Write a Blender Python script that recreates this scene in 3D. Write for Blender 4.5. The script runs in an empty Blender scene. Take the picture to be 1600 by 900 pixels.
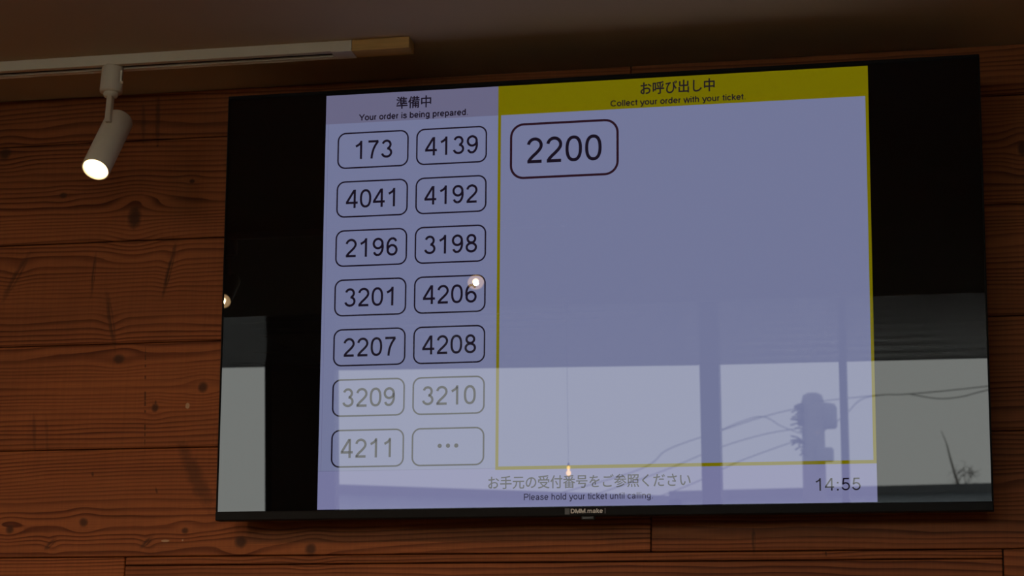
import bpy, bmesh, math, random
from mathutils import Vector, Matrix

# ------------------------------------------------------------------ camera, sky, exposure
SC = bpy.context.scene
COL = SC.collection
cam_data = bpy.data.cameras.new('camera')
cam_data.sensor_width = 36.0
cam_data.lens = 3550.0 * 36.0 / 1600.0
cam_data.clip_start = 0.05
cam_data.clip_end = 300.0
cam_data.dof.use_dof = True
cam_data.dof.focus_distance = 3.40
cam_data.dof.aperture_fstop = 17.0
cam = bpy.data.objects.new('camera', cam_data)
COL.objects.link(cam)
cam.matrix_world = Matrix((
    (0.97441038, 0.03478267, 0.22206884, 0.6720),
    (0.22321634, -0.26593114, -0.93779267, -3.4809),
    (0.02643609, 0.96336431, -0.26689013, 1.5030),
    (0, 0, 0, 1)))
SC.camera = cam

SKY = 4.7
world = bpy.data.worlds.new('overcast_sky')
SC.world = world
world.use_nodes = True
bg = world.node_tree.nodes['Background']
bg.inputs[0].default_value = (0.995, 1.0, 0.965, 1)
bg.inputs[1].default_value = SKY

vs = SC.view_settings
vs.view_transform = 'Standard'
vs.look = 'None'
vs.exposure = 0.0
vs.gamma = 1.0
vs.use_curve_mapping = False
SC.cycles.use_denoising = True
SC.cycles.max_bounces = 8
SC.cycles.diffuse_bounces = 5
SC.cycles.sample_clamp_indirect = 4.0

LAMP_POWER = 20.0        # each spotlight of the middle track
FRONT_POWER = 56.0       # the spotlight left of the television
LAMP_COLOUR = (1.0, 0.60, 0.28)
PI = math.pi
CEIL = 2.870
XL, XR = -4.2, 2.9       # side walls
YW = -6.30               # inner face of the window wall
random.seed(7)

# ------------------------------------------------------------------ helpers
def lin(c):
    c = c / 255.0
    return c / 12.92 if c <= 0.04045 else ((c + 0.055) / 1.055) ** 2.4

def srgb(r, g, b):
    return (lin(r), lin(g), lin(b), 1.0)

def mat(name, color, rough=0.5, metal=0.0, emit=None, estr=0.0, spec=0.5):
    m = bpy.data.materials.new(name)
    m.use_nodes = True
    b = m.node_tree.nodes['Principled BSDF']
    b.inputs['Base Color'].default_value = tuple(color[:3]) + (1.0,)
    b.inputs['Roughness'].default_value = rough
    b.inputs['Metallic'].default_value = metal
    b.inputs['Specular IOR Level'].default_value = spec
    if emit is not None:
        b.inputs['Emission Color'].default_value = tuple(emit[:3]) + (1.0,)
        b.inputs['Emission Strength'].default_value = estr
    return m

def noisy(m, scale, amount, stretch=(1, 1, 1), bump=0.0, detail=4.0):
    """multiply the base colour by soft procedural noise in object space"""
    nt = m.node_tree
    b = nt.nodes['Principled BSDF']
    tc = nt.nodes.new('ShaderNodeTexCoord')
    mp = nt.nodes.new('ShaderNodeMapping')
    mp.inputs['Scale'].default_value = stretch
    n = nt.nodes.new('ShaderNodeTexNoise')
    n.inputs['Scale'].default_value = scale
    n.inputs['Detail'].default_value = detail
    nt.links.new(tc.outputs['Object'], mp.inputs[0])
    nt.links.new(mp.outputs[0], n.inputs['Vector'])
    mr = nt.nodes.new('ShaderNodeMapRange')
    mr.inputs[1].default_value, mr.inputs[2].default_value = 0.25, 0.75
    mr.inputs[3].default_value, mr.inputs[4].default_value = 1 - amount, 1 + amount
    nt.links.new(n.outputs['Fac'], mr.inputs[0])
    mx = nt.nodes.new('ShaderNodeVectorMath'); mx.operation = 'SCALE'
    mx.inputs[0].default_value = b.inputs['Base Color'].default_value[:3]
    nt.links.new(mr.outputs[0], mx.inputs['Scale'])
    nt.links.new(mx.outputs[0], b.inputs['Base Color'])
    if bump:
        bp = nt.nodes.new('ShaderNodeBump')
        bp.inputs['Strength'].default_value = bump
        bp.inputs['Distance'].default_value = 0.002
        nt.links.new(n.outputs['Fac'], bp.inputs['Height'])
        nt.links.new(bp.outputs[0], b.inputs['Normal'])
    return m

def obj(name, bm, m, parent=None, loc=None, smooth=False):
    me = bpy.data.meshes.new(name)
    bm.normal_update()
    bm.to_mesh(me)
    bm.free()
    for mm in (m if isinstance(m, (list, tuple)) else [m]):
        me.materials.append(mm)
    if smooth:
        for p in me.polygons:
            p.use_smooth = True
    o = bpy.data.objects.new(name, me)
    COL.objects.link(o)
    if parent is not None:
        o.parent = parent
    if loc is not None:
        o.location = loc
    return o

def empty(name, loc, rot=(0, 0, 0)):
    o = bpy.data.objects.new(name, None)
    o.empty_display_size = 0.05
    o.location = loc
    o.rotation_euler = rot
    COL.objects.link(o)
    return o

def tag(o, label=None, cat=None, group=None, kind=None):
    if label: o['label'] = label
    if cat: o['category'] = cat
    if group: o['group'] = group
    if kind: o['kind'] = kind
    return o

def add_box(bm, x0, x1, y0, y1, z0, z1, bevel=0.0, seg=1):
    r = bmesh.ops.create_cube(bm, size=1.0)
    vs_ = r['verts']
    for v in vs_:
        v.co = Vector(((x0 + x1) / 2 + v.co.x * (x1 - x0),
                       (y0 + y1) / 2 + v.co.y * (y1 - y0),
                       (z0 + z1) / 2 + v.co.z * (z1 - z0)))
    if bevel > 0:
        es = {e for v in vs_ for e in v.link_edges}
        bmesh.ops.bevel(bm, geom=list(es), offset=bevel, segments=seg, affect='EDGES', profile=0.5)
    return bm

def box(*a, **k):
    return add_box(bmesh.new(), *a, **k)

def add_lathe(bm, prof, n=32, M=None):
    """revolve (radius, height) pairs about local z; M places it"""
    M = M or Matrix.Identity(4)
    rings = []
    for r, h in prof:
        if r < 1e-6:
            rings.append([bm.verts.new(M @ Vector((0, 0, h)))])
        else:
            rings.append([bm.verts.new(M @ Vector((r * math.cos(2 * PI * i / n), r * math.sin(2 * PI * i / n), h))) for i in range(n)])
    for a, b in zip(rings, rings[1:]):
        for i in range(n):
            j = (i + 1) % n
            if len(a) == 1 and len(b) == 1:
                continue
            if len(a) == 1:
                bm.faces.new((a[0], b[j], b[i]))
            elif len(b) == 1:
                bm.faces.new((a[i], a[j], b[0]))
            else:
                bm.faces.new((a[i], a[j], b[j], b[i]))
    return bm

def axis_matrix(p, d):
    d = Vector(d).normalized()
    q = Vector((0, 0, 1)).rotation_difference(d)
    return Matrix.Translation(Vector(p)) @ q.to_matrix().to_4x4()

def add_tube(bm, pts, rad, n=8):
    """a round tube along points; rad a number or one per point"""
    pts = [Vector(p) for p in pts]
    rads = rad if isinstance(rad, (list, tuple)) else [rad] * len(pts)
    rings = []
    for i, p in enumerate(pts):
        d = (pts[min(i + 1, len(pts) - 1)] - pts[max(i - 1, 0)]).normalized()
        up = Vector((0, 0, 1)) if abs(d.z) < 0.9 else Vector((1, 0, 0))
        s = d.cross(up).normalized()
        t = s.cross(d)
        rings.append([bm.verts.new(p + (s * math.cos(2 * PI * k / n) + t * math.sin(2 * PI * k / n)) * rads[i]) for k in range(n)])
    for a, b in zip(rings, rings[1:]):
        for k in range(n):
            bm.faces.new((a[k], a[(k + 1) % n], b[(k + 1) % n], b[k]))
    bm.faces.new(rings[0][::-1])
    bm.faces.new(rings[-1])
    return bm

def smooth_path(pts, per=8):
    pts = [Vector(p) for p in pts]
    out = []
    for i in range(len(pts) - 1):
        p0, p1, p2, p3 = pts[max(i - 1, 0)], pts[i], pts[i + 1], pts[min(i + 2, len(pts) - 1)]
        for k in range(per):
            t = k / per
            out.append(0.5 * ((2 * p1) + (p2 - p0) * t + (2 * p0 - 5 * p1 + 4 * p2 - p3) * t * t + (3 * p1 - p0 - 3 * p2 + p3) * t ** 3))
    out.append(pts[-1])
    return out

# ------------------------------------------------------------------ wood plank material
class N:
    """tiny operator wrapper round math nodes"""
    def __init__(self, nt, s): self.nt, self.s = nt, s
    def _op(self, op, *others):
        n = self.nt.nodes.new('ShaderNodeMath'); n.operation = op
        for i, a in enumerate((self,) + others):
            if isinstance(a, N): self.nt.links.new(a.s, n.inputs[i])
            else: n.inputs[i].default_value = a
        return N(self.nt, n.outputs[0])
    def __add__(self, o): return self._op('ADD', o)
    def __radd__(self, o): return self._op('ADD', o)
    def __sub__(self, o): return self._op('SUBTRACT', o)
    def __mul__(self, o): return self._op('MULTIPLY', o)
    def __rmul__(self, o): return self._op('MULTIPLY', o)
    def __rsub__(self, o): return (self * -1.0) + o
    def fract(self): return self._op('FRACT')
    def exp(self): return self._op('EXPONENT')
    def max(self, o): return self._op('MAXIMUM', o)
    def min(self, o): return self._op('MINIMUM', o)
    def step(self, a, b, lo=0.0, hi=1.0):
        n = self.nt.nodes.new('ShaderNodeMapRange'); n.interpolation_type = 'SMOOTHSTEP'
        self.nt.links.new(self.s, n.inputs[0])
        for i, v in enumerate((a, b, lo, hi)): n.inputs[i + 1].default_value = v
        return N(self.nt, n.outputs[0])

# knots: x, z, half width, half height
KNOTS = [(-0.9565, 2.6899, 0.0054, 0.0045), (-0.8215, 2.6433, 0.0105, 0.0165), (-0.7208, 2.7044, 0.0043, 0.0034),
         (-0.6769, 2.341, 0.0072, 0.0074), (-0.7597, 2.308, 0.0050, 0.0062), (-0.8303, 2.3937, 0.0085, 0.0068),
         (-0.8724, 2.1161, 0.0062, 0.0062), (-0.6921, 2.1002, 0.0052, 0.0045), (-0.5945, 2.0802, 0.0088, 0.0082),
         (-0.4748, 2.0675, 0.0080, 0.0085), (-1.0034, 2.1058, 0.006, 0.006), (-1.0735, 2.772, 0.0095, 0.0095),
         (0.6678, 2.6924, 0.0054, 0.0101)]
# scars: x0, z0, x1, z1, half width, darkness
SCARS = [(-0.744, 2.5863, -0.7582, 2.5099, 0.0040, 0.9), (-0.888, 2.5772, -0.89, 2.5146, 0.0030, 0.75),
         (-1.017, 2.5765, -1.0493, 2.5123, 0.0060, 0.7), (-0.8597, 2.5022, -0.8419, 2.423, 0.0050, 0.75),
         (-0.7036, 2.235, -0.6549, 2.1432, 0.0130, 0.62), (-0.8199, 2.8414, -0.8159, 2.7882, 0.0040, 0.55),
         (-0.7938, 2.8577, -0.7897, 2.7845, 0.0040, 0.65), (-0.9763, 2.2932, -0.9705, 2.2413, 0.0032, 0.5),
         (-0.9541, 2.2927, -0.9473, 2.2408, 0.0030, 0.35), (-0.7504, 2.0881, -0.7651, 2.0745, 0.0040, 0.9),
         (-0.9202, 2.0877, -0.935, 2.0739, 0.0040, 0.8), (0.242, 2.0887, 0.2429, 2.0569, 0.0028, 0.8),
         (0.353, 2.0568, 0.3539, 2.049, 0.0013, 0.9), (-0.8632, 2.2001, -0.8616, 2.1935, 0.0022, 0.8),
         (-0.7487, 2.1723, -0.7458, 2.1637, 0.0017, 0.8), (-0.7594, 2.32, -0.7588, 2.3112, 0.0016, 0.8),
         (-0.7889, 2.7739, -0.7887, 2.7704, 0.0022, 0.9)]
CHIPS = [(-0.702, 2.3099, 0.0042, 0.0052), (-0.7255, 2.0836, 0.0075, 0.0020), (-0.6954, 2.0843, 0.0016, 0.0016)]

def spot_group():
    """(x,z) to a stretched, turned coordinate round one mark: r2 of a unit ellipse, and the height offset"""
    g = bpy.data.node_groups.new('mark', 'ShaderNodeTree')
    I, O = g.interface.new_socket, 'NodeSocketFloat'
    for nm in ('X', 'Z', 'Cx', 'Cz', 'Rx', 'Rz', 'Cos', 'Sin'): I(name=nm, in_out='INPUT', socket_type=O)
    for nm in ('R2', 'Dz'): I(name=nm, in_out='OUTPUT', socket_type=O)
    gi, go = g.nodes.new('NodeGroupInput'), g.nodes.new('NodeGroupOutput')
    s = {k: N(g, gi.outputs[k]) for k in ('X', 'Z', 'Cx', 'Cz', 'Rx', 'Rz', 'Cos', 'Sin')}
    dx, dz = s['X'] - s['Cx'], s['Z'] - s['Cz']
    u = (dx * s['Cos'] + dz * s['Sin'])._op('DIVIDE', s['Rx'])
    v = (dz * s['Cos'] - dx * s['Sin'])._op('DIVIDE', s['Rz'])
    g.links.new((u * u + v * v).s, go.inputs['R2'])
    g.links.new(dz.s, go.inputs['Dz'])
    return g

def plank_material():
    m = bpy.data.materials.new('stained_cedar_planks')
    m.use_nodes = True
    nt = m.node_tree
    b = nt.nodes['Principled BSDF']
    tc = nt.nodes.new('ShaderNodeTexCoord')
    sp = nt.nodes.new('ShaderNodeSeparateXYZ')
    nt.links.new(tc.outputs['Object'], sp.inputs[0])
    x, z = N(nt, sp.outputs[0]), N(nt, sp.outputs[2])
    geo = nt.nodes.new('ShaderNodeNewGeometry')
    rnd = N(nt, geo.outputs['Random Per Island'])

    def noise(ax, az, seed_k=13.0, detail=3.0, rough=0.5):
        cb = nt.nodes.new('ShaderNodeCombineXYZ')
        nt.links.new((x * ax).s, cb.inputs[0]); nt.links.new((rnd * seed_k).s, cb.inputs[1]); nt.links.new((z * az).s, cb.inputs[2])
        n = nt.nodes.new('ShaderNodeTexNoise')
        n.inputs['Scale'].default_value = 1.0
        n.inputs['Detail'].default_value = detail
        n.inputs['Roughness'].default_value = rough
        nt.links.new(cb.outputs[0], n.inputs['Vector'])
        return N(nt, n.outputs['Fac'])
    grp = spot_group()

    def mark(cx, cz, rx, rz, ang=0.0):
        n = nt.nodes.new('ShaderNodeGroup'); n.node_tree = grp
        nt.links.new(x.s, n.inputs['X']); nt.links.new(z.s, n.inputs['Z'])
        for k, v in (('Cx', cx), ('Cz', cz), ('Rx', rx), ('Rz', rz), ('Cos', math.cos(ang)), ('Sin', math.sin(ang))):
            n.inputs[k].default_value = v
        return N(nt, n.outputs['R2']), N(nt, n.outputs['Dz'])
    wob = noise(75, 75, 5.0, 4.0, 0.65) - 0.5
    # the grain field: height, bent by slow waves and pushed aside round knots
    g = z + (noise(0.9, 5.0) - 0.5) * 0.050 + (noise(4.5, 14.0, 29.0) - 0.5) * 0.010
    dark = None
    for cx, cz, rx, rz in KNOTS:
        r2, dz = mark(cx, cz, rx * 4.2, rz * 3.0)
        g = g - dz * ((r2 * -1.0).exp() * 0.62)
        c, _ = mark(cx, cz, rx, rz)
        d = (c + wob * 1.6).step(0.1, 2.3, 0.88, 0.0)
        dark = d if dark is None else dark.max(d)
    for x0, z0, x1, z1, w, k in SCARS:
        cx, cz = (x0 + x1) / 2, (z0 + z1) / 2
        L = math.hypot(x1 - x0, z1 - z0) / 2
        ang = math.atan2(z1 - z0, x1 - x0)
        c, _ = mark(cx, cz, L * 1.12, w, ang)
        sc1 = (c + wob * 2.6).step(0.0, 2.0, k * 0.9, 0.0)
        if k >= 0.7 and w > 0.0025:                     # open split: paler wood down the middle
            c2, _ = mark(cx + w * 0.35, cz, L * 0.72, w * 0.30, ang)
            sc1 = sc1 - (c2 + wob * 1.2).step(0.2, 1.3, 0.55, 0.0)
        dark = dark.max(sc1)
        if w > 0.0035 and k >= 0.7:
            r2, dz = mark(cx, cz, L * 1.1, w * 4.0, ang)
            g = g + (r2 * -1.0).exp() * 0.006
    # dotted vertical nail line down the second lit plank
    c, _ = mark(-0.7784, 2.325, 0.0017, 0.098, 0.067)
    dots = noise(3.0, 120.0, 3.0, 1.0).step(0.44, 0.56)
    dark = dark.max(c.step(0.5, 1.2, 0.75, 0.0) * dots)
    # rings: slow rise to late wood, sharp drop
    freq = g * 118.0 + (noise(0.5, 16.0, 41.0, 1.0) - 0.5) * 8.0
    f = freq.fract()
    ring = f.step(0.30, 0.92) * f.step(0.93, 1.0, 1.0, 0.0)
    ring = ring * noise(1.5, 30.0, 17.0).step(0.25, 0.7, 0.35, 1.0)
    fibre = noise(14.0, 900.0, 7.0, 2.0).step(0.2, 0.8, 0.86, 1.12)
    saw = noise(260.0, 6.0, 3.0, 1.0).step(0.2, 0.8, 0.95, 1.05)
    blotch = noise(2.2, 9.0, 23.0, 3.0).step(0.2, 0.8, 0.80, 1.16)
    tint = rnd.step(0.0, 1.0, 0.90, 1.08)

    def rgb(c):
        n = nt.nodes.new('ShaderNodeRGB'); n.outputs[0].default_value = c; return n.outputs[0]
    def mix(a, bb, f_):
        n = nt.nodes.new('ShaderNodeMix'); n.data_type = 'RGBA'
        nt.links.new(f_.s, n.inputs['Factor']); nt.links.new(a, n.inputs[6]); nt.links.new(bb, n.inputs[7])
        return n.outputs[2]
    col = mix(rgb((0.390, 0.114, 0.030, 1)), rgb((0.115, 0.022, 0.005, 1)), ring)
    sc_ = nt.nodes.new('ShaderNodeVectorMath'); sc_.operation = 'SCALE'
    nt.links.new(col, sc_.inputs[0]); nt.links.new((fibre * saw * blotch * tint).s, sc_.inputs['Scale'])
    col = mix(sc_.outputs[0], rgb((0.075, 0.026, 0.011, 1)), dark)
    for cx, cz, rx, rz in CHIPS:
        c, _ = mark(cx, cz, rx, rz)
        col = mix(col, rgb((0.62, 0.40, 0.24, 1)), (c + wob * 1.5).step(0.7, 1.1, 0.8, 0.0))
    nt.links.new(col, b.inputs['Base Color'])
    b.inputs['Roughness'].default_value = 0.62
    b.inputs['Specular IOR Level'].default_value = 0.25
    bp = nt.nodes.new('ShaderNodeBump')
    bp.inputs['Strength'].default_value = 0.35
    bp.inputs['Distance'].default_value = 0.0012
    nt.links.new((ring * -0.8 + fibre * 0.3 - dark).s, bp.inputs['Height'])
    nt.links.new(bp.outputs[0], b.inputs['Normal'])
    return m

# ------------------------------------------------------------------ materials
M = {}
M['plank'] = plank_material()
M['ceiling'] = noisy(mat('beige_ceiling_paint', (0.59, 0.46, 0.29), 0.85, spec=0.1), 3.0, 0.05, bump=0.04)
M['satin'] = noisy(mat('satin_ceiling_reflector', (0.42, 0.36, 0.28), 0.085, spec=0.8), 3.0, 0.05)  # added satin finish that mirrors a bright glow over the windows
M['plaster'] = noisy(mat('warm_plaster', (0.50, 0.42, 0.33), 0.8), 4.0, 0.05)
M['absorber_paint'] = noisy(mat('light_absorbing_wall_paint', (0.13, 0.09, 0.065), 0.8), 4.0, 0.05)
M['floor'] = noisy(mat('brown_floor_boards', (0.30, 0.19, 0.11), 0.45), 6.0, 0.2, (0.3, 6, 1))
M['white_metal'] = noisy(mat('white_enamel', (0.92, 0.81, 0.60), 0.42), 40, 0.02)
M['slot'] = noisy(mat('black_track_slot', (0.012, 0.011, 0.011), 0.5), 40, 0.1)
M['copper'] = noisy(mat('grey_track_lip', (0.60, 0.50, 0.45), 0.35), 40, 0.03)
M['rawwood'] = noisy(mat('raw_pine_block', (0.72, 0.42, 0.12), 0.6), 14, 0.16, (1, 12, 12), bump=0.15)
M['tv_plastic'] = noisy(mat('black_tv_plastic', (0.011, 0.011, 0.012), 0.55, spec=0.12), 60, 0.05)
M['tv_back'] = noisy(mat('matte_black_metal', (0.02, 0.02, 0.02), 0.6), 60, 0.08)
BLK = (0.004, 0.004, 0.005)
def screen_mat(name, c):
    m = mat(name, BLK, 0.0, emit=srgb(*c), estr=1.0)
    return noisy(m, 300, 0.05)
M['glass'] = noisy(mat('black_screen_glass', BLK, 0.0), 300, 0.05)
M['page'] = screen_mat('lit_lavender_page', (112, 117, 150))
M['foot'] = screen_mat('lit_violet_footer', (115, 116, 154))
M['head'] = screen_mat('lit_grey_violet_header', (101, 99, 127))
M['yellow'] = screen_mat('lit_yellow', (108, 100, 0))
M['ink'] = screen_mat('lit_dark_lettering', (22, 16, 30))
M['ink_soft'] = screen_mat('lit_slate_lettering', (44, 40, 64))
M['ink_plum'] = screen_mat('lit_plum_outline', (38, 18, 30))
M['hair'] = screen_mat('lit_thin_rule', (98, 100, 134))
M['badge'] = noisy(mat('grey_badge_plate', (0.05, 0.05, 0.055), 0.4), 60, 0.1)
M['badge_ink'] = noisy(mat('silver_badge_lettering', (0.80, 0.79, 0.74), 0.4), 60, 0.03)
M['lens'] = noisy(mat('lit_spot_lens', (0.8, 0.75, 0.65), 0.3, emit=(1.0, 0.62, 0.30), estr=6.0), 50, 0.02)
M['led'] = noisy(mat('lit_led_core', (0.9, 0.8, 0.7), 0.4, emit=(1.0, 0.72, 0.40), estr=60.0), 50, 0.02)
M['bulb'] = noisy(mat('lit_filament_bulb', (0.9, 0.7, 0.4), 0.4, emit=(1.0, 0.60, 0.25), estr=24.0), 50, 0.02)
M['brass'] = noisy(mat('aged_brass', (0.45, 0.30, 0.12), 0.35, 1.0), 50, 0.1)
M['cord'] = noisy(mat('black_cord', (0.02, 0.02, 0.02), 0.7), 50, 0.1)
M['frame'] = noisy(mat('dark_bronze_window_frame', (0.035, 0.034, 0.034), 0.45), 40, 0.05)
M['concrete'] = noisy(mat('weathered_concrete', (0.22, 0.22, 0.22), 0.9), 5, 0.15)
M['pole_metal'] = noisy(mat('grey_transformer_steel', (0.20, 0.21, 0.22), 0.6), 8, 0.1)
M['cable'] = noisy(mat('black_cable', (0.03, 0.03, 0.03), 0.7), 20, 0.1)
M['bark'] = noisy(mat('grey_bark', (0.24, 0.22, 0.20), 0.9), 20, 0.25, (1, 1, 0.2))
M['facade'] = noisy(mat('grey_blue_siding', (0.58, 0.65, 0.72), 0.85), 3, 0.08)
M['facade2'] = noisy(mat('dull_grey_siding', (0.56, 0.62, 0.68), 0.85), 3, 0.08)
M['brick'] = noisy(mat('dimming_dark_brick', (0.06, 0.05, 0.045), 0.9), 4, 0.1)
M['roofing'] = noisy(mat('dark_roof_sheet', (0.12, 0.13, 0.14), 0.6), 6, 0.1)
M['reflector_white'] = noisy(mat('white_reflector_paint', (0.88, 0.88, 0.87), 0.7), 3, 0.05)
M['asphalt'] = noisy(mat('asphalt_street', (0.07, 0.07, 0.07), 0.9), 2, 0.15)

def pane_material():
    m = bpy.data.materials.new('clear_window_glass')
    m.use_nodes = True
    nt = m.node_tree
    nt.nodes.clear()
    out = nt.nodes.new('ShaderNodeOutputMaterial')
    mx = nt.nodes.new('ShaderNodeMixShader')
    fr = nt.nodes.new('ShaderNodeFresnel'); fr.inputs[0].default_value = 1.45
    tr = nt.nodes.new('ShaderNodeBsdfTransparent'); tr.inputs[0].default_value = (0.95, 0.97, 0.96, 1)
    gl = nt.nodes.new('ShaderNodeBsdfGlossy'); gl.inputs['Roughness'].default_value = 0.0
    nt.links.new(fr.outputs[0], mx.inputs[0]); nt.links.new(tr.outputs[0], mx.inputs[1]); nt.links.new(gl.outputs[0], mx.inputs[2])
    nt.links.new(mx.outputs[0], out.inputs[0])
    return m
M['pane'] = pane_material()

# ------------------------------------------------------------------ the room shell
def structure(o): return tag(o, kind='structure')

structure(obj('floor', box(XL - 0.1, XR + 0.1, YW - 0.15, 0.1, -0.12, 0.0), M['floor']))
# level over the television; curve to the window heads added to mirror daylight
def ceiling_mesh():
    bm = bmesh.new()
    bend, end = -3.7, YW - 0.033
    xs = [(XL - 0.1, 2.800), (-2.68, 2.784), (-2.33, 2.760), (-0.72, 2.739), (0.49, 2.735), (XR + 0.1, 2.734)]
    rows = []
    ys = [0.1] + [bend + (end - bend) * k / 14 for k in range(15)]
    for y in ys:
        t = max(0.0, (bend - y) / (bend - end)) ** 2
        rows.append([bm.verts.new((x, y, CEIL + (z - CEIL) * t)) for x, z in xs])
    top = [[bm.verts.new((v.co.x, v.co.y, CEIL + 0.15)) for v in r] for r in rows]
    n = len(xs)
    for a, b_ in zip(range(len(ys) - 1), range(1, len(ys))):
        for i in range(n - 1):
            bm.faces.new((rows[a][i], rows[a][i + 1], rows[b_][i + 1], rows[b_][i])).material_index = 1 if a > 5 else 0
            bm.faces.new((top[a][i + 1], top[a][i], top[b_][i], top[b_][i + 1]))
        bm.faces.new((rows[a][0], rows[b_][0], top[b_][0], top[a][0])); bm.faces.new((rows[b_][-1], rows[a][-1], top[a][-1], top[b_][-1]))
    for r, t in ((rows[0], top[0]), (rows[-1], top[-1])):
        for i in range(n - 1): bm.faces.new((r[i], r[i + 1], t[i + 1], t[i]))
    bmesh.ops.recalc_face_normals(bm, faces=bm.faces)
    return bm
structure(obj('ceiling', ceiling_mesh(), [M['ceiling'], M['satin']]))
structure(obj('wall_left', box(XL - 0.15, XL, YW, 0.0, 0, CEIL), M['plaster']))
structure(obj('wall_right', box(XR, XR + 0.15, YW, 0.0, 0, CEIL), M['absorber_paint']))  # unseen wall, darkened to absorb light near the right planks

# plank wall: rows 0.1813 m high, butt joints staggered, fine open seams
def plank_wall():
    bm = bmesh.new()
    G = 0.0009
    H = 0.18135
    seam = 2.058
    zs = [seam + i * H for i in range(-12, 6)]
    joints = {(2.058, 0): [0.0818]}
    def plank(x0, x1, z0, z1):
        add_box(bm, x0 + G, x1 - G, 0.0 + random.uniform(0, 0.0007), 0.018, z0 + G, z1 - G, bevel=0.0012)
    for i, z0 in enumerate(zs):
        z1 = min(z0 + H, CEIL)
        z0 = max(z0, 0.0)
        if z1 - z0 < 0.004: continue
        k = i - 12                                  # row 0 starts at the 2.058 seam
        if k == -1:                                 # row with the thin filler strip
            plank(XL, -2.35, z0, z1); plank(-2.35, -0.7931, z0, z1)
            plank(-0.7931, 0.6186, z0, seam - 0.0145); plank(-0.7931, 0.6186, seam - 0.0145, seam)
            plank(0.6186, XR, z0, z1)
            continue
        if k == 0: cuts = [-2.6, 0.0818, 1.9]
        else: cuts = [-1.9 - 0.37 * ((k * 5) % 4), 0.15 - 0.11 * (k % 3), 1.2 + 0.33 * ((k * 3) % 4)]
        xs = [XL] + cuts + [XR]
        for a, b_ in zip(xs, xs[1:]): plank(a, b_, z0, z1)
    return bm
wall = structure(obj('wall_back', plank_wall(), M['plank']))
bm = box(XL - 0.15, XR + 0.15, 0.0185, 0.14, 0, CEIL)
structure(obj('wall_back_core', bm, M['tv_back']))

# window wall: piers, sill wall and lintels round two openings
SILL = 1.0
W1 = (-3.90, -2.655, 2.845)          # x0, x1, head
W2 = (-2.392, 2.30, 2.810)
bm = bmesh.new()
y0, y1 = YW - 0.15, YW
CEIL_ = CEIL + 0.14
add_box(bm, XL, XR, y0, y1, 0, SILL)
for a, b_ in ((XL, W1[0]), (W1[1], W2[0]), (W2[1], XR)): add_box(bm, a, b_, y0, y1, SILL, CEIL_)
add_box(bm, W1[0], W1[1], y0, y1, W1[2], CEIL_)
add_box(bm, W2[0], W2[1], y0, y1, W2[2], CEIL_)
structure(obj('wall_front', bm, M['plaster']))

def window(name, x0, x1, z1, mullions):
    f = bmesh.new()
    t, d0, d1 = 0.032, YW - 0.075, YW - 0.005
    add_box(f, x0, x0 + t, d0, d1, SILL, z1, bevel=0.003); add_box(f, x1 - t, x1, d0, d1, SILL, z1, bevel=0.003)
    add_box(f, x0 + t, x1 - t, d0, d1, z1 - t, z1, bevel=0.003); add_box(f, x0 + t, x1 - t, d0, d1, SILL, SILL + t, bevel=0.003)
    xs = [x0 + t]
    for a, b_ in mullions:
        add_box(f, a, b_, d0, d1, SILL + t, z1 - t, bevel=0.003)
        xs += [a, b_]
    xs.append(x1 - t)
    root = structure(empty(name, ((x0 + x1) / 2, YW, SILL)))
    def kid(nm, bm_, m_):
        o = obj(nm, bm_, m_, root)
        o.matrix_parent_inverse = Matrix.Translation(-root.location)
        return o
    kid('window_frame', f, M['frame'])
    for a, b_ in zip(xs[::2], xs[1::2]):
        kid('pane', box(a - 0.004, b_ + 0.004, YW - 0.045, YW - 0.039, SILL + t - 0.004, z1 - t + 0.004), M['pane'])
window('window_1', W1[0], W1[1], W1[2], [])
window('window_2', W2[0], W2[1], W2[2], [(-0.722, -0.640), (-0.128, -0.098), (1.05, 1.12)])

# ------------------------------------------------------------------ letters drawn as strokes (cap height 1)
def arc(cx, cy, rx, ry, a0, a1, n=None):
    n = n or max(4, int(abs(a1 - a0) / 9))
    return [(cx + rx * math.cos(math.radians(a0 + (a1 - a0) * i / n)), cy + ry * math.sin(math.radians(a0 + (a1 - a0) * i / n))) for i in range(n + 1)]

def sup(cx, cy, rx, ry, e=2.35, n=44):
    r = []
    for i in range(n + 1):
        t = 2 * PI * i / n
        c, s = math.cos(t), math.sin(t)
        r.append((cx + rx * math.copysign(abs(c) ** (2 / e), c), cy + ry * math.copysign(abs(s) ** (2 / e), s)))
    return r

DIG = {
    '0': [sup(.385, .5, .265, .4375)],
    '1': [[(.46, 0), (.46, 1)], [(.455, .93), (.40, .85), (.32, .785), (.22, .73), (.155, .70)]],
    '2': [arc(.385, .69, .255, .2475, 172, -22) + [(.555, .50), (.44, .385), (.30, .265), (.19, .15), (.135, .055)], [(.09, .0625), (.66, .0625)]],
    '3': [arc(.375, .725, .22, .2125, 165, -72), arc(.38, .29, .26, .2275, 84, -168)],
    '4': [[(.505, .965), (.085, .31)], [(.035, .29), (.71, .29)], [(.535, 0), (.535, 1)]],
    '5': [[(.20, .9375), (.635, .9375)], [(.243, .96), (.17, .47)], arc(.38, .33, .262, .2675, 143, -165)],
    '6': [arc(.40, .315, .25, .2525, 0, 360), arc(.42, .5, .285, .4375, 90, 205), arc(.42, .73, .20, .2075, 12, 90)],
    '7': [[(.10, .9375), (.68, .9375)], [(.655, .93), (.52, .75), (.42, .56), (.35, .36), (.31, .16), (.295, 0)]],
    '8': [arc(.385, .738, .212, .1995, 0, 360), arc(.385, .285, .258, .2225, 0, 360)],
    ':': 'dots2',
}
DIG['9'] = [[(.776 - x_, 1 - y_) for x_, y_ in s_] for s_ in DIG['6']]
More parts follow.
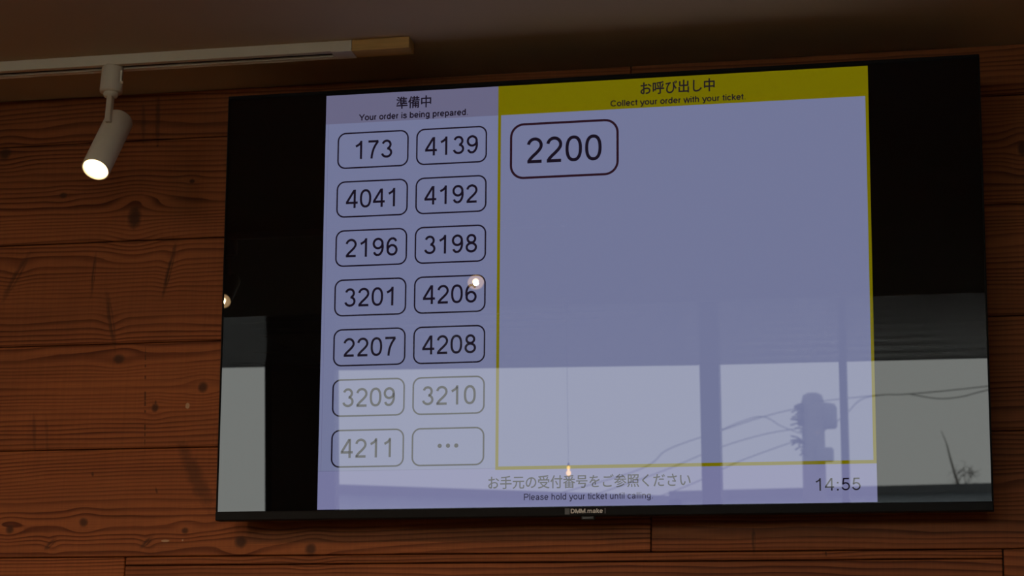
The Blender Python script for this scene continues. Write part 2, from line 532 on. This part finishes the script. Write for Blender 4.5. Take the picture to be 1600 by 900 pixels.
ADV = {c: .776 for c in '0123456789'}
ADV[':'] = .40
bowl = lambda a0=0, a1=360: arc(.372, .3625, .255, .305, a0, a1)
arch = arc(.375, .42, .225, .245, 180, 0)
LET = {
    'o': (.776, [arc(.385, .3625, .27, .305, 0, 360)]),
    'a': (.776, [arc(.365, .48, .225, .19, 165, 0) + [(.59, .15), (.62, .0)], [(.59, .425), (.44, .385), (.27, .355), (.16, .29), (.125, .19), (.18, .09), (.31, .055), (.47, .10), (.585, .25)]]),
    'b': (.776, [[(.15, 0), (.15, 1)], arc(.395, .3625, .245, .305, 0, 360)]),
    'c': (.70, [bowl(42, 318)]),
    'd': (.776, [[(.61, 0), (.61, 1)], arc(.365, .3625, .245, .305, 0, 360)]),
    'e': (.776, [[(.11, .36), (.64, .36)], arc(.38, .3625, .265, .305, 0, 322)]),
    'g': (.776, [[(.61, .725), (.61, -.06)] + arc(.365, -.06, .245, .175, 0, -160), arc(.365, .3625, .245, .305, 0, 360)]),
    'h': (.776, [[(.15, 0), (.15, 1)], arch + [(.60, 0)]]),
    'i': (.31, [[(.155, 0), (.155, .725)], [(.155, .86), (.155, 1)]]),
    'k': (.70, [[(.15, 0), (.15, 1)], [(.58, .725), (.16, .29)], [(.29, .42), (.63, 0)]]),
    'l': (.31, [[(.155, 0), (.155, 1)]]),
    'n': (.776, [[(.15, 0), (.15, .725)], arch + [(.60, 0)]]),
    'm': (1.16, [[(.15, 0), (.15, .725)], arc(.355, .44, .205, .225, 180, 0) + [(.56, 0)], arc(.77, .44, .21, .225, 180, 0) + [(.98, 0)]]),
    'p': (.776, [[(.15, -.28), (.15, .725)], arc(.395, .3625, .245, .305, 0, 360)]),
    'r': (.465, [[(.15, 0), (.15, .725)], arc(.36, .42, .21, .245, 180, 82)]),
    's': (.70, [[(.57, .52), (.53, .60), (.45, .655), (.345, .67), (.23, .65), (.155, .59), (.155, .51), (.22, .435), (.345, .39), (.49, .345), (.57, .27), (.57, .165), (.49, .085), (.36, .055), (.22, .07), (.13, .135), (.10, .225)]]),
    't': (.39, [[(.2, .93), (.2, .17)] + arc(.32, .17, .12, .11, 180, 275), [(.02, .665), (.36, .665)]]),
    'u': (.776, [[(.15, .725), (.15, .27)] + arc(.375, .29, .225, .235, 180, 360), [(.60, 0), (.60, .725)]]),
    'w': (1.0, [[(.04, .725), (.27, .04), (.50, .69), (.73, .04), (.96, .725)]]),
    'y': (.70, [[(.05, .725), (.36, .03)], [(.66, .725), (.34, -.13), (.26, -.21), (.10, -.215)]]),
    'Y': (.93, [[(.05, 1), (.465, .43)], [(.88, 1), (.465, .43)], [(.465, .47), (.465, 0)]]),
    'C': (1.0, [arc(.52, .5, .41, .4375, 42, 318)]),
    'P': (.93, [[(.16, 0), (.16, 1)], [(.16, .9375), (.54, .9375)] + arc(.56, .7, .25, .2375, 85, -85) + [(.16, .4625)]]),
    'D': (1.0, [[(.16, 0), (.16, 1)], [(.16, .92), (.42, .92)] + arc(.44, .5, .38, .42, 88, -88) + [(.16, .08)]]),
    'M': (1.14, [[(.15, 0), (.15, 1)], [(.15, .92), (.57, .12), (.99, .92)], [(.99, 0), (.99, 1)]]),
    '.': (.39, 'dot'), ' ': (.39, []),
}

def add_stroke(bm, pts, w, f):
    """flat ribbon of width w along pts, mitred; f maps glyph xy to a vertex position"""
    closed = len(pts) > 3 and math.hypot(pts[0][0] - pts[-1][0], pts[0][1] - pts[-1][1]) < 1e-6
    P = [Vector(p) for p in (pts[:-1] if closed else pts)]
    n = len(P)
    L, R = [], []
    for i in range(n):
        a = P[(i - 1) % n] if (closed or i > 0) else None
        c = P[(i + 1) % n] if (closed or i < n - 1) else None
        d1 = (P[i] - a).normalized() if a is not None else (c - P[i]).normalized()
        d2 = (c - P[i]).normalized() if c is not None else d1
        t = d1 + d2
        t = t.normalized() if t.length > 1e-6 else d1
        nn = Vector((-t.y, t.x))
        k = max(0.35, nn.dot(Vector((-d1.y, d1.x))))
        L.append(bm.verts.new(f(P[i] + nn * (w / 2 / k)))); R.append(bm.verts.new(f(P[i] - nn * (w / 2 / k))))
    for i in range(n if closed else n - 1):
        j = (i + 1) % n
        bm.faces.new((R[i], R[j], L[j], L[i]))

def text_strokes(s):
    """[(kind, pts)] with pen positions, width of the whole line"""
    x0, out = 0.0, []
    for ch in s:
        if ch in DIG: a, st = ADV[ch], DIG[ch]
        else: a, st = LET[ch]
        if st == 'dot': out.append(('sq', (x0 + .195, .065)))
        elif st == 'dots2': out += [('sq', (x0 + .20, .065)), ('sq', (x0 + .20, .62))]
        else: out += [('st', [(x0 + p[0], p[1]) for p in q]) for q in st]
        x0 += a
    return out, x0

def add_text(bm, s, u0, u1, v0, v1, y, w=.125):
    """letters whose ink runs from u0 to u1 and whose capitals stand from v0 to v1"""
    st, _ = text_strokes(s)
    xs = [p[0] for k, q in st for p in (q if k == 'st' else [q])]
    h = w / 2
    a, b_ = min(xs) - h * .8, max(xs) + h * .8
    sx, sy = (u1 - u0) / (b_ - a), (v1 - v0)
    f = lambda p: Vector((u0 + (p[0] - a) * sx, y, v0 + p[1] * sy))
    for k, q in st:
        if k == 'sq':
            d = .066
            bm.faces.new([bm.verts.new(f((q[0] + i * d, q[1] + j * d))) for i, j in ((-1, -1), (1, -1), (1, 1), (-1, 1))])
        else: add_stroke(bm, q, w, f)

def add_number(bm, s, cu, v0, v1, y, w=.125):
    """digits on an even pitch, centred on cu"""
    h = v1 - v0
    W_ = h * .776 * .965
    st, tot = text_strokes(s)
    f = lambda p: Vector((cu + (p[0] - tot / 2) * h * .965, y, v0 + p[1] * h))
    for k, q in st: add_stroke(bm, q, w, f)

def add_kanji(bm, s, u0, u1, v0, v1, y, bold=0.0):
    """Japanese line from the built-in typeface, fitted into a box"""
    c = bpy.data.curves.new('line', 'FONT'); c.body = s; c.size = 1.0; c.resolution_u = 4
    o = bpy.data.objects.new('line', c); COL.objects.link(o)
    bpy.context.view_layer.update()
    me = bpy.data.meshes.new_from_object(o)
    bpy.data.objects.remove(o); bpy.data.curves.remove(c)
    co = [v.co.copy() for v in me.vertices]
    if not co: return
    xa, xb = min(p.x for p in co), max(p.x for p in co)
    ya, yb = min(p.y for p in co), max(p.y for p in co)
    sx, sz = (u1 - u0) / (xb - xa), (v1 - v0) / (yb - ya)
    offs = [(0, 0)] if not bold else [(-bold, 0), (bold, 0), (0, bold), (0, -bold)]
    for n_, (ox, oz) in enumerate(offs):
        vv = [bm.verts.new(Vector((u0 + (p.x - xa) * sx + ox, y - n_ * 4e-6, v0 + (p.y - ya) * sz + oz))) for p in co]
        for p in me.polygons:
            try: bm.faces.new([vv[i] for i in p.vertices])
            except ValueError: pass
    bpy.data.meshes.remove(me)

def rrect(u0, u1, v0, v1, r, n=8):
    p = []
    for cx, cz, a in ((u1 - r, v1 - r, 0), (u0 + r, v1 - r, 90), (u0 + r, v0 + r, 180), (u1 - r, v0 + r, 270)):
        p += [(cx + r * math.cos(math.radians(a + 90 * i / n)), cz + r * math.sin(math.radians(a + 90 * i / n))) for i in range(n + 1)]
    return p

def add_ring(bm, u0, u1, v0, v1, r, t, y):
    a = [bm.verts.new((p[0], y, p[1])) for p in rrect(u0, u1, v0, v1, r)]
    b_ = [bm.verts.new((p[0], y, p[1])) for p in rrect(u0 + t, u1 - t, v0 + t, v1 - t, max(r - t, .001))]
    for i in range(len(a)):
        j = (i + 1) % len(a)
        bm.faces.new((a[i], a[j], b_[j], b_[i]))

def add_rect(bm, u0, u1, v0, v1, y):
    bm.faces.new([bm.verts.new((u, y, v)) for u, v in ((u0, v0), (u1, v0), (u1, v1), (u0, v1))])

def face_front(bm):
    """all flat screen faces look out of the screen (-y)"""
    bm.normal_update()
    for f in bm.faces:
        if f.normal.y > 0: f.normal_flip()
    return bm

# ------------------------------------------------------------------ the television
TILT = math.radians(5)
tv = tag(empty('television', (0, -0.115, 2.45), (TILT, 0, 0)),
         'large black flat screen television tilted forward on the plank wall, showing an order number list', 'television')
OW, OT, OB = 0.6087, 0.3505, -0.3505            # outer half width, top, bottom
PL, PT, PB = 0.6062, 0.3440, -0.3362            # lit panel
bm = bmesh.new()
add_box(bm, -OW, OW, 0.0, 0.022, PT, OT, bevel=0.0015, seg=2)
add_box(bm, -OW, OW, -0.0015, 0.022, OB, PB, bevel=0.0015, seg=2)
add_box(bm, -OW, -PL, 0.0, 0.022, PB, PT, bevel=0.0008)
add_box(bm, PL, OW, 0.0, 0.022, PB, PT, bevel=0.0008)
obj('bezel', bm, M['tv_plastic'], tv)
bm = box(-OW + 0.004, OW - 0.004, 0.0165, 0.034, OB + 0.004, OT - 0.004, bevel=0.006, seg=2)
add_box(bm, -0.42, 0.42, 0.030, 0.052, -0.30, 0.16, bevel=0.012, seg=3)
obj('rear_housing', bm, M['tv_back'], tv)
screen = obj('screen', box(-PL, PL, 0.0020, 0.0130, PB, PT), M['glass'], tv)

YS = 0.0018                                       # the picture lies on the panel
CL, CR, CT, CB = -0.4393, 0.4388, 0.3420, -0.3350
SPLIT = -0.1500
def lit(name, bm_, m_, label=None):
    o = obj(name, face_front(bm_), m_, screen)
    if label: o['label'] = label
    return o
bm = bmesh.new(); add_rect(bm, CL, SPLIT, -0.274, 0.2938, YS)
lit('page_background', bm, M['page'], 'lavender background of the list of orders in preparation')
bm = bmesh.new(); add_rect(bm, CL, CR, CB, -0.2768, YS)
add_rect(bm, CL, SPLIT, -0.2768, -0.274, YS)
lit('footer_strip', bm, M['foot'], 'violet strip along the foot of the picture')
bm = bmesh.new(); add_rect(bm, CL, SPLIT, 0.2938, CT, YS)
lit('heading_panel', bm, M['head'], 'grey violet heading panel at upper left of the picture')
YI, YIb, YO, YOt = SPLIT + 0.0048, -0.2715, 0.4326, 0.2938
bm = bmesh.new()
add_rect(bm, SPLIT, CR, YOt, CT, YS); add_rect(bm, SPLIT, YI, -0.2768, YOt, YS)
add_rect(bm, 0.4340, CR, -0.2768, YOt, YS); add_rect(bm, YI, 0.4340, -0.2768, YIb, YS)
lit('yellow_border', bm, M['yellow'], 'yellow heading band and border round the called numbers')
bm = bmesh.new(); add_rect(bm, YI, 0.4340, YIb, YOt, YS)
lit('page_background', bm, M['page'], 'plain lavender area of the called numbers')
bm = bmesh.new()
add_rect(bm, -0.4349, -0.4343, -0.274, 0.2938, YS - .00012); add_rect(bm, CL, SPLIT, -0.2746, -0.2738, YS - .00012)
lit('panel_rule', bm, M['hair'])
YT = YS - 0.0003
NUM = ['173', '4139', '4041', '4192', '2196', '3198', '3201', '4206', '2207', '4208', '3209', '3210', '4211', '...']
for i, s in enumerate(NUM):
    r, c = divmod(i, 2)
    cu = (-0.3583, -0.2268)[c]
    hw = (0.0601, 0.0589)[c]
    cv = 0.2478 - 0.08108 * r
    bm = bmesh.new()
    add_ring(bm, cu - hw, cu + hw, cv - 0.0303, cv + 0.0303, 0.0140, 0.0025, YT)
    if s == '...':
        for du in (-0.0133, 0.0002, 0.0136):
            bm.faces.new([bm.verts.new((cu + du + 0.0034 * math.cos(2 * PI * k / 20), YT, cv + 0.0014 + 0.0034 * math.sin(2 * PI * k / 20))) for k in range(20)])
    else:
        add_number(bm, s, cu + 0.0006, cv - 0.0149, cv + 0.0155, YT)
    lit('number_card', bm, M['ink'], 'outlined card with three dots' if s == '...' else 'outlined card with number ' + s)
bm = bmesh.new()
add_ring(bm, -0.1302, 0.0465, 0.1868, 0.2786, 0.0225, 0.0038, YT)
lit('card_outline', bm, M['ink_plum'], 'large plum rounded outline of the called number')
bm = bmesh.new()
add_number(bm, '2200', -0.0418, 0.2120, 0.2543, YT)
lit('called_number', bm, M['ink'], 'large called number 2200')
bm = bmesh.new(); add_kanji(bm, '準備中', -0.3200, -0.2619, 0.3138, 0.3336, YT, .00035)
lit('heading_text', bm, M['ink'], 'Japanese heading over the left list')
bm = bmesh.new(); add_text(bm, 'Your order is being prepared.', -0.3830, -0.2000, 0.2974, 0.3076, YT, .19)
lit('caption_text', bm, M['ink'], 'English caption under the left heading')
bm = bmesh.new(); add_kanji(bm, 'お呼び出し中', 0.0818, 0.1996, 0.3150, 0.3356, YT, .00035)
lit('heading_text', bm, M['ink'], 'Japanese heading on the yellow band')
bm = bmesh.new(); add_text(bm, 'Collect your order with your ticket.', 0.0334, 0.2482, 0.2985, 0.3082, YT, .18)
lit('caption_text', bm, M['ink'], 'English caption on the yellow band')
bm = bmesh.new(); add_kanji(bm, 'お手元の受付番号をご参照ください', -0.1609, 0.1567, -0.3068, -0.2864, YT, .0002)
lit('notice_text', bm, M['ink'], 'Japanese notice at the foot of the picture')
bm = bmesh.new(); add_text(bm, 'Please hold your ticket until calling.', -0.1038, 0.0984, -0.3246, -0.3146, YT, .155)
lit('notice_text', bm, M['ink_soft'], 'English notice at the foot of the picture')
bm = bmesh.new(); add_text(bm, '14:55', 0.3466, 0.4140, -0.3168, -0.2978, YT, .115)
lit('clock_text', bm, M['ink'], 'time of day at lower right of the picture')

# maker's badge and remote sensor under the picture
badge = obj('badge', box(-0.0385, 0.0262, -0.0020, -0.0010, -0.3484, -0.3378, bevel=0.0003), M['tv_plastic'], tv)
for q in ((-0.0382, -0.0308, -0.3478, -0.3384), (0.0238, 0.0260, -0.3470, -0.3386)):
    bm = bmesh.new(); add_rect(bm, *q, -0.0021)
    obj('badge_end', face_front(bm), M['badge'], badge)
bm = bmesh.new()
add_text(bm, 'DMM', -0.0288, -0.0062, -0.3460, -0.3393, -0.0022, .25)
add_text(bm, '.make', -0.0052, 0.0212, -0.3460, -0.3393, -0.0022, .19)
obj('badge_lettering', face_front(bm), M['badge_ink'], badge)['label'] = 'silver lettering on the badge'
bm = bmesh.new()
add_box(bm, -0.0130, 0.0072, -0.0005, 0.012, -0.3562, -0.3500, bevel=0.0012, seg=2)
sens = obj('sensor_pod', bm, M['tv_back'], tv)
obj('sensor_window', box(-0.0110, 0.0052, -0.0010, 0.001, -0.3550, -0.3520, bevel=0.0003), M['badge'], sens)
# tilting wall bracket
br = empty('wall_bracket', (0, 0, 0)); br.parent = tv
for s in (-1, 1):
    obj('mount_rail', box(s * 0.20 - 0.02, s * 0.20 + 0.02, 0.050, 0.056, -0.20, 0.20, bevel=0.001), M['tv_back'], br)
bm = bmesh.new()
add_box(bm, -0.28, 0.28, -0.005, -0.0005, -0.08, 0.10, bevel=0.001)
for s in (-1, 1):
    add_box(bm, s * 0.20 - 0.012, s * 0.20 + 0.012, -0.045, -0.004, 0.02, 0.05, bevel=0.001)
pl = obj('wall_plate', bm, M['tv_back'], br)
Rinv = Matrix.Rotation(-TILT, 4, 'X')
pl.matrix_local = Matrix.Rotation(-TILT, 4, 'X') @ Matrix.Translation(Vector((0, 0.115, 0)))

# ------------------------------------------------------------------ ceiling track, wood block, spotlights
def make_track(x0, x1, yf, label):
    """surface track, 33 mm wide, front face at yf; the slot opens downwards"""
    yb, zt, zb = yf + 0.033, CEIL, CEIL - 0.0185
    root = tag(empty('lighting_track', (x1, yf + 0.0165, CEIL)), label, 'track light rail')
    bm = bmesh.new()
    X0, X1 = x0 - x1, 0.0
    add_box(bm, X0, X1, -0.0165, -0.0125, -0.0180, 0.0, bevel=0.0006)      # front side
    add_box(bm, X0, X1, 0.0125, 0.0165, -0.0190, 0.0, bevel=0.0006)        # back side
    add_box(bm, X0, X1, -0.0125, 0.0125, -0.0030, 0.0)                     # web
    add_box(bm, X0, X1, -0.0130, -0.0065, -0.0178, -0.0150)                # lips
    add_box(bm, X0, X1, 0.0050, 0.0130, -0.0186, -0.0150)
    obj('channel', bm, M['white_metal'], root)
    bm = bmesh.new()
    add_box(bm, X0, X1 - 0.035, -0.0120, 0.0120, -0.0145, -0.0032)
    obj('conductor', bm, M['slot'], root)
    bm = bmesh.new()
    add_box(bm, X1 - 0.034, X1 + 0.0015, -0.0168, 0.0168, -0.0192, 0.0, bevel=0.0008)
    obj('end_cap', bm, M['white_metal'], root)
    return root
make_track(-3.6, -0.3892, -0.184, 'white ceiling track that carries the spotlight left of the television')

bm = box(-0.3872, -0.2905, -0.1840, -0.1520, CEIL - 0.0190, CEIL, bevel=0.0009)
tag(obj('wood_block', bm, M['rawwood']), 'short raw wood block on the ceiling at the end of the white track', 'wood block')

def make_spotlight(mount, pivot, rear, aim, label, group=None, zt=CEIL - 0.0186, power=LAMP_POWER):
    """adapter in the track, collar, flat stem, cylinder head with a recessed lens"""
    mx, my = mount
    root = tag(empty('spotlight', (mx, my, zt)), label, 'spotlight', group)
    L = lambda v: Vector(v) - root.location
    bm = bmesh.new()
    add_lathe(bm, [(0, 0.004), (0.0160, 0.004), (0.0175, 0.0020), (0.0180, -0.001), (0.0190, -0.0400), (0.0188, -0.0420), (0.0160, -0.0432), (0, -0.0432)], 40)
    obj('track_adapter', bm, M['white_metal'], root, smooth=True)
    bm = box(0.0160, 0.0199, -0.0062, -0.0022, -0.026, -0.006, bevel=0.0008)
    add_box(bm, 0.0165, 0.0222, -0.0066, -0.0018, -0.029, -0.0245, bevel=0.0010)
    obj('locking_lever', bm, M['white_metal'], root)
    bm = bmesh.new()
    add_lathe(bm, [(0, -0.0425), (0.0115, -0.0425), (0.0122, -0.0440), (0.0122, -0.0475), (0.0105, -0.0505), (0, -0.0505)], 32)
    obj('collar', bm, M['white_metal'], root, smooth=True)
    p = L(pivot)
    bm = bmesh.new()
    r = bmesh.ops.create_cube(bm, size=1.0)
    top, bot = Vector((0, 0, -0.049)), p
    for v in r['verts']:
        q = top.lerp(bot, 0.5 - v.co.z)
        v.co = q + Vector((v.co.x * 0.0095, v.co.y * 0.0120, 0))
    bmesh.ops.bevel(bm, geom=bm.edges[:], offset=0.0008, segments=1, affect='EDGES')
    obj('stem', bm, M['white_metal'], root)
    d = Vector(aim).normalized()
    HL, HR = 0.128, 0.0234                                  # head length, radius
    q0 = L(rear)
    A = axis_matrix(q0, d)
    bm = bmesh.new()
    add_lathe(bm, [(0, 0), (HR - 0.004, 0), (HR - 0.0012, 0.001), (HR, 0.0040), (HR, HL - 0.0008), (HR - 0.0008, HL),
                   (HR - 0.0022, HL), (HR - 0.0026, HL - 0.004), (HR - 0.0030, HL - 0.006)], 48, A)
    head = obj('lamp_head', bm, M['white_metal'], root, smooth=True)
    bm = bmesh.new()
    add_lathe(bm, [(HR - 0.0027, HL - 0.0045), (0.0075, HL - 0.0065), (0.0073, HL - 0.0066)], 40, A)
    obj('lens', bm, M['lens'], head, smooth=True)
    bm = bmesh.new()
    add_lathe(bm, [(0.0076, HL - 0.0064), (0.0050, HL - 0.0052), (0, HL - 0.0048)], 24, A)
    obj('led_core', bm, M['led'], head, smooth=True)
    ld = bpy.data.lights.new('spot_beam', 'SPOT')
    ld.energy = power; ld.color = LAMP_COLOUR; ld.spot_size = math.radians(74); ld.spot_blend = 1.0
    ld.shadow_soft_size = 0.006
    lo = bpy.data.objects.new('spot_beam', ld); COL.objects.link(lo); lo.parent = head
    lo.matrix_local = Matrix.Translation(q0 + d * (HL + 0.004)) @ Vector((0, 0, -1)).rotation_difference(d).to_matrix().to_4x4()
    return root
make_spotlight((-0.808, -0.1675), (-0.7912, -0.2068, 2.7418), (-0.7898, -0.1650, 2.7611), (-0.0483, -0.5212, -0.8521),
               'lit white cylinder spotlight hanging from the ceiling track left of the television', power=FRONT_POWER)

# ------------------------------------------------------------------ what the screen mirrors: lamps behind, windows, street
make_track(-1.70, -0.50, -2.39, 'white ceiling track across the middle of the room, mirrored in the screen')
G2 = 'spotlights of the middle track seen mirrored in the screen'
for lens, ax, label in (((-0.7188, -2.290, 2.7031), 0.30, 'lit spotlight mirrored over the number 4206 card'),
                    ((-1.4089, -2.290, 2.6783), 0.10, 'lit spotlight mirrored at the left edge of the television')):
    d = Vector((ax, 0.84, -0.52)).normalized()
    piv = Vector(lens) - d * 0.102
    make_spotlight((piv.x, piv.y), piv, piv - d * 0.026, d, label, G2)

root = tag(empty('pendant_lamp', (-0.9335, -4.5, 2.857)), 'tiny warm bulb pendant mirrored above the Japanese notice on the screen', 'pendant lamp')
bm = bmesh.new(); add_tube(bm, [(0, 0, -0.004), (0, 0, -0.5735)], 0.0005, 6); obj('cord', bm, M['cord'], root)
bm = bmesh.new(); add_lathe(bm, [(0, 0), (0.010, 0), (0.010, -0.012), (0.008, -0.02), (0, -0.02)], 28); obj('ceiling_rose', bm, M['cord'], root, smooth=True)
bm = bmesh.new(); add_lathe(bm, [(0, -0.548), (0.0030, -0.549), (0.0038, -0.553), (0.0038, -0.559), (0, -0.559)], 20); obj('socket', bm, M['brass'], root, loc=(0, 0, -0.0215), smooth=True)
bm = bmesh.new(); add_lathe(bm, [(0.0030, -0.559), (0.0052, -0.563), (0.0058, -0.567), (0.0036, -0.572), (0.0034, -0.574), (0.0070, -0.579), (0.0084, -0.584), (0.0074, -0.589), (0.004, -0.593), (0, -0.594)], 24); obj('bulb', bm, M['bulb'], root, loc=(0, 0, -0.0215), smooth=True)

# street level lies a storey below
structure(obj('ground', box(-60, 60, -70, YW - 0.2, -3.4, -3.2), M['asphalt']))

# added unseen reflector beyond the windows; its white top brightens the mirrored ceiling
root = structure(empty('daylight_reflector', (-2.0, -8.5, -3.2)))
obj('reflector_base', box(-10, 8, -0.1, 0.5, 0.0, 5.17), M['brick'], root)
obj('reflector_top', box(-10.1, 8.1, -0.21, 0.60, 5.171, 5.25, bevel=0.01), M['reflector_white'], root)

def house(x0, x1, yf, zl, zr, m_, label, depth=7.0):
    """plain house with a lean-to roof falling from one end to the other"""
    root = tag(empty('house', ((x0 + x1) / 2, yf - depth / 2, -3.2)), label, 'house')
    o = Vector(root.location)
    def prism(pts, ya, yb):
        bm = bmesh.new()
        a = [bm.verts.new(Vector((p[0], ya, p[1])) - o) for p in pts]
        b_ = [bm.verts.new(Vector((p[0], yb, p[1])) - o) for p in pts]
        bm.faces.new(a); bm.faces.new(b_[::-1])
        for i in range(len(a)):
            j = (i + 1) % len(a)
            bm.faces.new((a[j], a[i], b_[i], b_[j]))
        bmesh.ops.recalc_face_normals(bm, faces=bm.faces)
        return bm
    obj('ground_storey', prism([(x0, -3.2), (x1, -3.2), (x1, 0.7), (x0, 0.7)], yf, yf - depth), M['brick'], root)  # unseen lower storey, made dark to dim what the ceiling mirrors
    obj('upper_storey', prism([(x0, 0.7), (x1, 0.7), (x1, zr - 0.12), (x0, zl - 0.12)], yf, yf - depth), m_, root)
    obj('roof', prism([(x0 - 0.15, zl - 0.12), (x1 + 0.15, zr - 0.12), (x1 + 0.15, zr), (x0 - 0.15, zl)], yf + 0.2, yf - depth - 0.2), M['roofing'], root)
    for k in range(3):
        cx = x0 + (x1 - x0) * (k + 0.5) / 3
        bm = bmesh.new()
        add_box(bm, cx - 0.6 - o.x, cx + 0.6 - o.x, yf - o.y - 0.02, yf - o.y + 0.05, -1.4 - o.z, -0.2 - o.z, bevel=0.02)
        obj('window', bm, M['frame'], root)
house(-10.05, -4.75, -30, 2.645, 2.375, M['facade'], 'grey blue house under a lean-to roof mirrored at the foot of the screen')
house(-4.45, 6.5, -30, 2.440, 2.560, M['facade2'], 'long dull grey house mirrored at the foot of the screen, behind the utility pole')

# utility pole with its transformer
px, py = -1.915, -24.0
root = tag(empty('utility_pole', (px, py, -3.2)), 'thick concrete utility pole with transformers mirrored at lower right of the screen', 'utility pole')
bm = bmesh.new(); add_lathe(bm, [(0, 0), (0.160, 0), (0.135, 6.62), (0.115, 6.70), (0.06, 6.73), (0, 6.735)], 28); obj('pole', bm, M['concrete'], root, smooth=True)
bm = bmesh.new(); add_lathe(bm, [(0, 6.30), (0.13, 6.30), (0.15, 6.33), (0.15, 6.55), (0.12, 6.60), (0, 6.62)], 24, Matrix.Translation((0.13, -0.10, 0)))
add_lathe(bm, [(0, 6.34), (0.09, 6.34), (0.10, 6.36), (0.10, 6.58), (0.05, 6.62), (0, 6.62)], 20, Matrix.Translation((-0.10, -0.12, 0)))
obj('transformer', bm, M['pole_metal'], root, smooth=True)
bm = box(0.05, 0.24, 0.0, 0.22, 5.90, 6.07, bevel=0.02); obj('junction_box', bm, M['pole_metal'], root)
bm = bmesh.new()
rr = random.Random(3)
for k in range(26):
    z = rr.uniform(5.95, 6.6)
    a = Vector((-0.10, 0.1, z)); b_ = a + Vector((rr.uniform(-0.16, -0.03), rr.uniform(-0.05, 0.1), rr.uniform(-0.05, 0.08)))
    add_tube(bm, [a, (a + b_) / 2 + Vector((0, 0, 0.02)), b_], 0.010, 5)
obj('insulator_stubs', bm, M['cable'], root)

WIRES = [
    ([(-6.2, 2.08), (-4.105, 2.601), (-3.627, 2.879), (-3.03, 3.076), (-2.46, 3.249), (-2.02, 3.345)], 'overhead cable rising to the top left of the utility pole'),
    ([(-5.6, 2.02), (-3.869, 2.558), (-3.034, 2.876), (-2.466, 3.034), (-2.02, 3.10)], 'second overhead cable rising to the middle of the utility pole'),
    ([(-4.6, 2.02), (-3.402, 2.435), (-2.766, 2.717), (-2.02, 2.97)], 'lowest overhead cable on the left of the utility pole'),
    ([(-3.03, 3.070), (-2.515, 3.243), (-2.248, 3.122), (-2.02, 3.03)], 'slack cable drooping beside the left of the utility pole'),
    ([(-1.80, 3.405), (-1.075, 3.462), (-0.736, 3.466), (0.16, 3.534), (2.4, 3.75)], 'long cable running right from the utility pole to the screen edge'),
    ([(-0.736, 3.462), (-0.401, 3.401), (-0.103, 3.424), (0.158, 3.489), (2.4, 4.0)], 'sagging cable branching below the long one at right'),
    ([(-1.80, 3.01), (-1.497, 3.228), (-1.303, 3.407), (-1.075, 3.458)], 'short cable climbing from the pole to the long cable at right'),
]
for k, (pts, label) in enumerate(WIRES):
    yk = py + 0.30 + 0.04 * k
    bm = bmesh.new(); add_tube(bm, smooth_path([(p[0], yk, p[1]) for p in pts]), 0.0058, 6)
    tag(obj('overhead_cable', bm, M['cable'], smooth=True), label, 'cable', 'overhead cables on the utility pole')

# bare tree
ty = -20.0
root = tag(empty('bare_tree', (-0.62, ty, -3.2)), 'thin bare tree mirrored in the dark strip at right of the screen', 'tree')
def branch(pts, r0, r1):
    p = smooth_path([Vector((q[0] + 0.62, q[1], q[2] + 3.2)) for q in pts], 5)
    add_tube(bm, p, [r0 + (r1 - r0) * i / (len(p) - 1) for i in range(len(p))], 6)
bm = bmesh.new()
branch([(-0.62, ty, -3.2), (-0.68, ty, 0.5), (-0.725, ty, 2.322), (-0.814, ty, 2.776), (-0.9, ty, 3.129), (-0.952, ty, 3.364), (-1.042, ty, 3.596)], 0.045, 0.005)
obj('trunk', bm, M['bark'], root, smooth=True)
bm = bmesh.new()
rr = random.Random(11)
base = [[(-0.70, 2.0), (-0.66, 2.45), (-0.626, 2.611), (-0.642, 2.74), (-0.575, 2.836), (-0.481, 2.77)],
        [(-0.74, 2.4), (-0.775, 2.581), (-0.693, 2.741), (-0.576, 2.804), (-0.45, 2.737)],
        [(-0.78, 2.6), (-0.803, 2.711), (-0.736, 2.807), (-0.67, 2.87)],
        [(-0.66, 2.30), (-0.60, 2.52), (-0.614, 2.61), (-0.52, 2.72)]]
for q in base:
    branch([(a, ty, b_) for a, b_ in q], 0.012, 0.003)
    for k in range(9):
        i = rr.randrange(1, len(q))
        s = Vector((q[i][0], ty, q[i][1]))
        branch([s, s + Vector((rr.uniform(-.09, .12), rr.uniform(-.05, .05), rr.uniform(-.04, .13))), s + Vector((rr.uniform(-.2, .26), rr.uniform(-.1, .1), rr.uniform(-.12, .2)))], 0.005, 0.002)
obj('twigs', bm, M['bark'], root, smooth=True)
